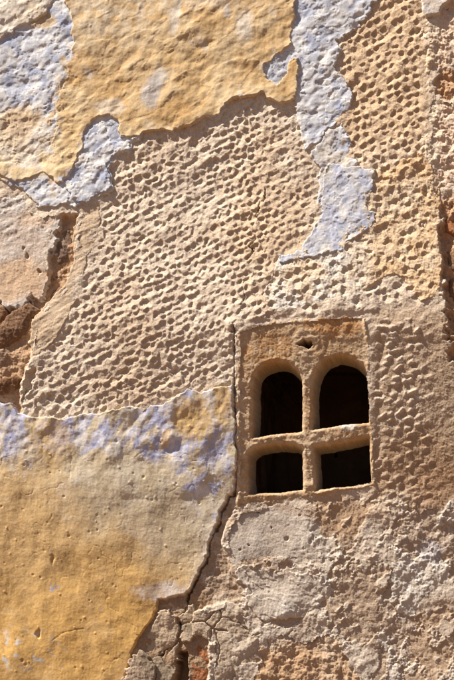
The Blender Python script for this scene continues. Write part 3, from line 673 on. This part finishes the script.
ty0 = 433.5 - .105 * (cxm - 278); ty1 = 447 - .06 * (cxm - 278)      # the cross bar, sloping up to the right
is_tr = (cym > ty0 - 6) & (cym < ty1 + 6) & (cxm > 252) & (cxm < 369)
mx = 308 + .02 * (cym - 400)
is_mu = (np.abs(cxm - mx) < 9.5) & (cym > 374) & (cym < 488) & ~is_tr
is_si = (cym > 489.5 - .105 * (cxm - 278)) & ~is_tr & ~is_mu

wall = bpy.data.objects.new('plaster_wall', None); scene.collection.objects.link(wall)
wall.location = (0, 0, 0)
wall['label'] = 'weathered house wall with pecked beige render, peeling ochre and lilac plaster'
wall['category'] = 'wall'; wall['kind'] = 'thing'
window = bpy.data.objects.new('window', None); scene.collection.objects.link(window)
wbase = np.array([wx(305), 0.0, wz(508)])
window.location = wbase
window['label'] = 'small clay plaster window of four dark openings, the upper two arched'
window['category'] = 'window'; window['kind'] = 'thing'

def finish(o, label=None):
    if label: o['label'] = label
for L in LAYERS:
    Hh = L['H']
    if L['sd'] is None:                       # the wall's outer rim turns back to close its thickness
        Hh = Hh.copy(); Hh[0, :] = -160; Hh[:, 0] = -160; Hh[:, -1] = -160
    o = grid_mesh(L['name'], L['cells'], Hh, L['col'], L['mat'], wall)
    if L['name'] == 'limewash_coat': coat = o
    if L['label'] and ('curling lilac' in L['label'] or 'thin worn' in L['label']): o.parent = coat
    finish(o, L['label'])
def win_part(name, cells, label=None):
    o = grid_mesh(name, cells & win_cells, Hs, tw, M_MORTAR, window, (SNX, SNY))
    o.data.transform(mathutils.Matrix.Translation(-mathutils.Vector(wbase)))
    finish(o, label); return o
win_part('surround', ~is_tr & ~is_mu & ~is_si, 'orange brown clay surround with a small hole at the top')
win_part('transom', is_tr)
win_part('mullion', is_mu & (cym < 440)); win_part('mullion', is_mu & (cym >= 440))
win_part('sill', is_si)

# ------------------------------------------------------------------ plain builders for the unseen rest
def quads_obj(name, verts, faces, mat, parent=None):
    me = bpy.data.meshes.new(name); me.from_pydata(verts, [], faces); me.update(); me.materials.append(mat)
    o = bpy.data.objects.new(name, me); scene.collection.objects.link(o)
    if parent: o.parent = parent
    return o
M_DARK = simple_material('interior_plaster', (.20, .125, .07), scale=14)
# rough passage through the thickness of the wall behind the window
def passage():
    n, m = 64, 26; vs_, fs_ = [], []
    r_ = np.random.RandomState(3)
    for k in range(m):
        t = min(1.0, k / 17.0); y = 0.15 + 0.48 * t
        shrink = 1.0 if k <= 17 else 1 - (k - 17) / 8.2
        for q in range(n):
            a = 2 * math.pi * q / n
            c_, s_ = math.cos(a), math.sin(a)
            ux = math.copysign(abs(c_) ** .3, c_); uz = math.copysign(abs(s_) ** .3, s_)
            jx = r_.randn() * .004 + .010 * math.sin(q * .9 + k * 1.1) * math.sin(k * .7 + q * .31)
            x = wx(306) + (0.176 + jx) * ux * shrink; z = wz(414) + (0.238 + jx) * uz * shrink
            vs_.append((x, y + (0 if k < 2 or k > 20 else r_.randn() * .004), z))
    for k in range(m - 1):
        for q in range(n):
            a, b = k * n + q, k * n + (q + 1) % n
            fs_.append((a, b, b + n, a + n))
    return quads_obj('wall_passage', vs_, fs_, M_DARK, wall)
passage()
# back of the house: other walls and roof close the dark room behind the window
x0, x1, z1 = wx(XS[0]), wx(XS[-1]), wz(YS[0]); yb, yf = 5.0, 160 * S
v = [(x0, yf, -.03), (x1, yf, -.03), (x1, yb, -.03), (x0, yb, -.03), (x0, yf, z1), (x1, yf, z1), (x1, yb, z1), (x0, yb, z1)]
M_BACK = simple_material('plain_render', (.42, .31, .20), scale=3)
quads_obj('rear_walls', v, [(1, 2, 6, 5), (2, 3, 7, 6), (3, 0, 4, 7)], M_BACK, wall)
quads_obj('roof', [(x0, yf, z1), (x1, yf, z1), (x1, yb, z1), (x0, yb, z1)], [(0, 1, 2, 3)], M_BACK, wall)
# street
M_GROUND = simple_material('sandy_street', (.135, .072, .03), scale=1.5, var=.18)
g_ = quads_obj('ground', [(-600, -600, 0), (600, -600, 0), (600, 600, 0), (-600, 600, 0)], [(0, 1, 2, 3)], M_GROUND)
g_['kind'] = 'structure'
print('total tris', sum(len(o.data.polygons) * 2 for o in scene.objects if o.type == 'MESH'))
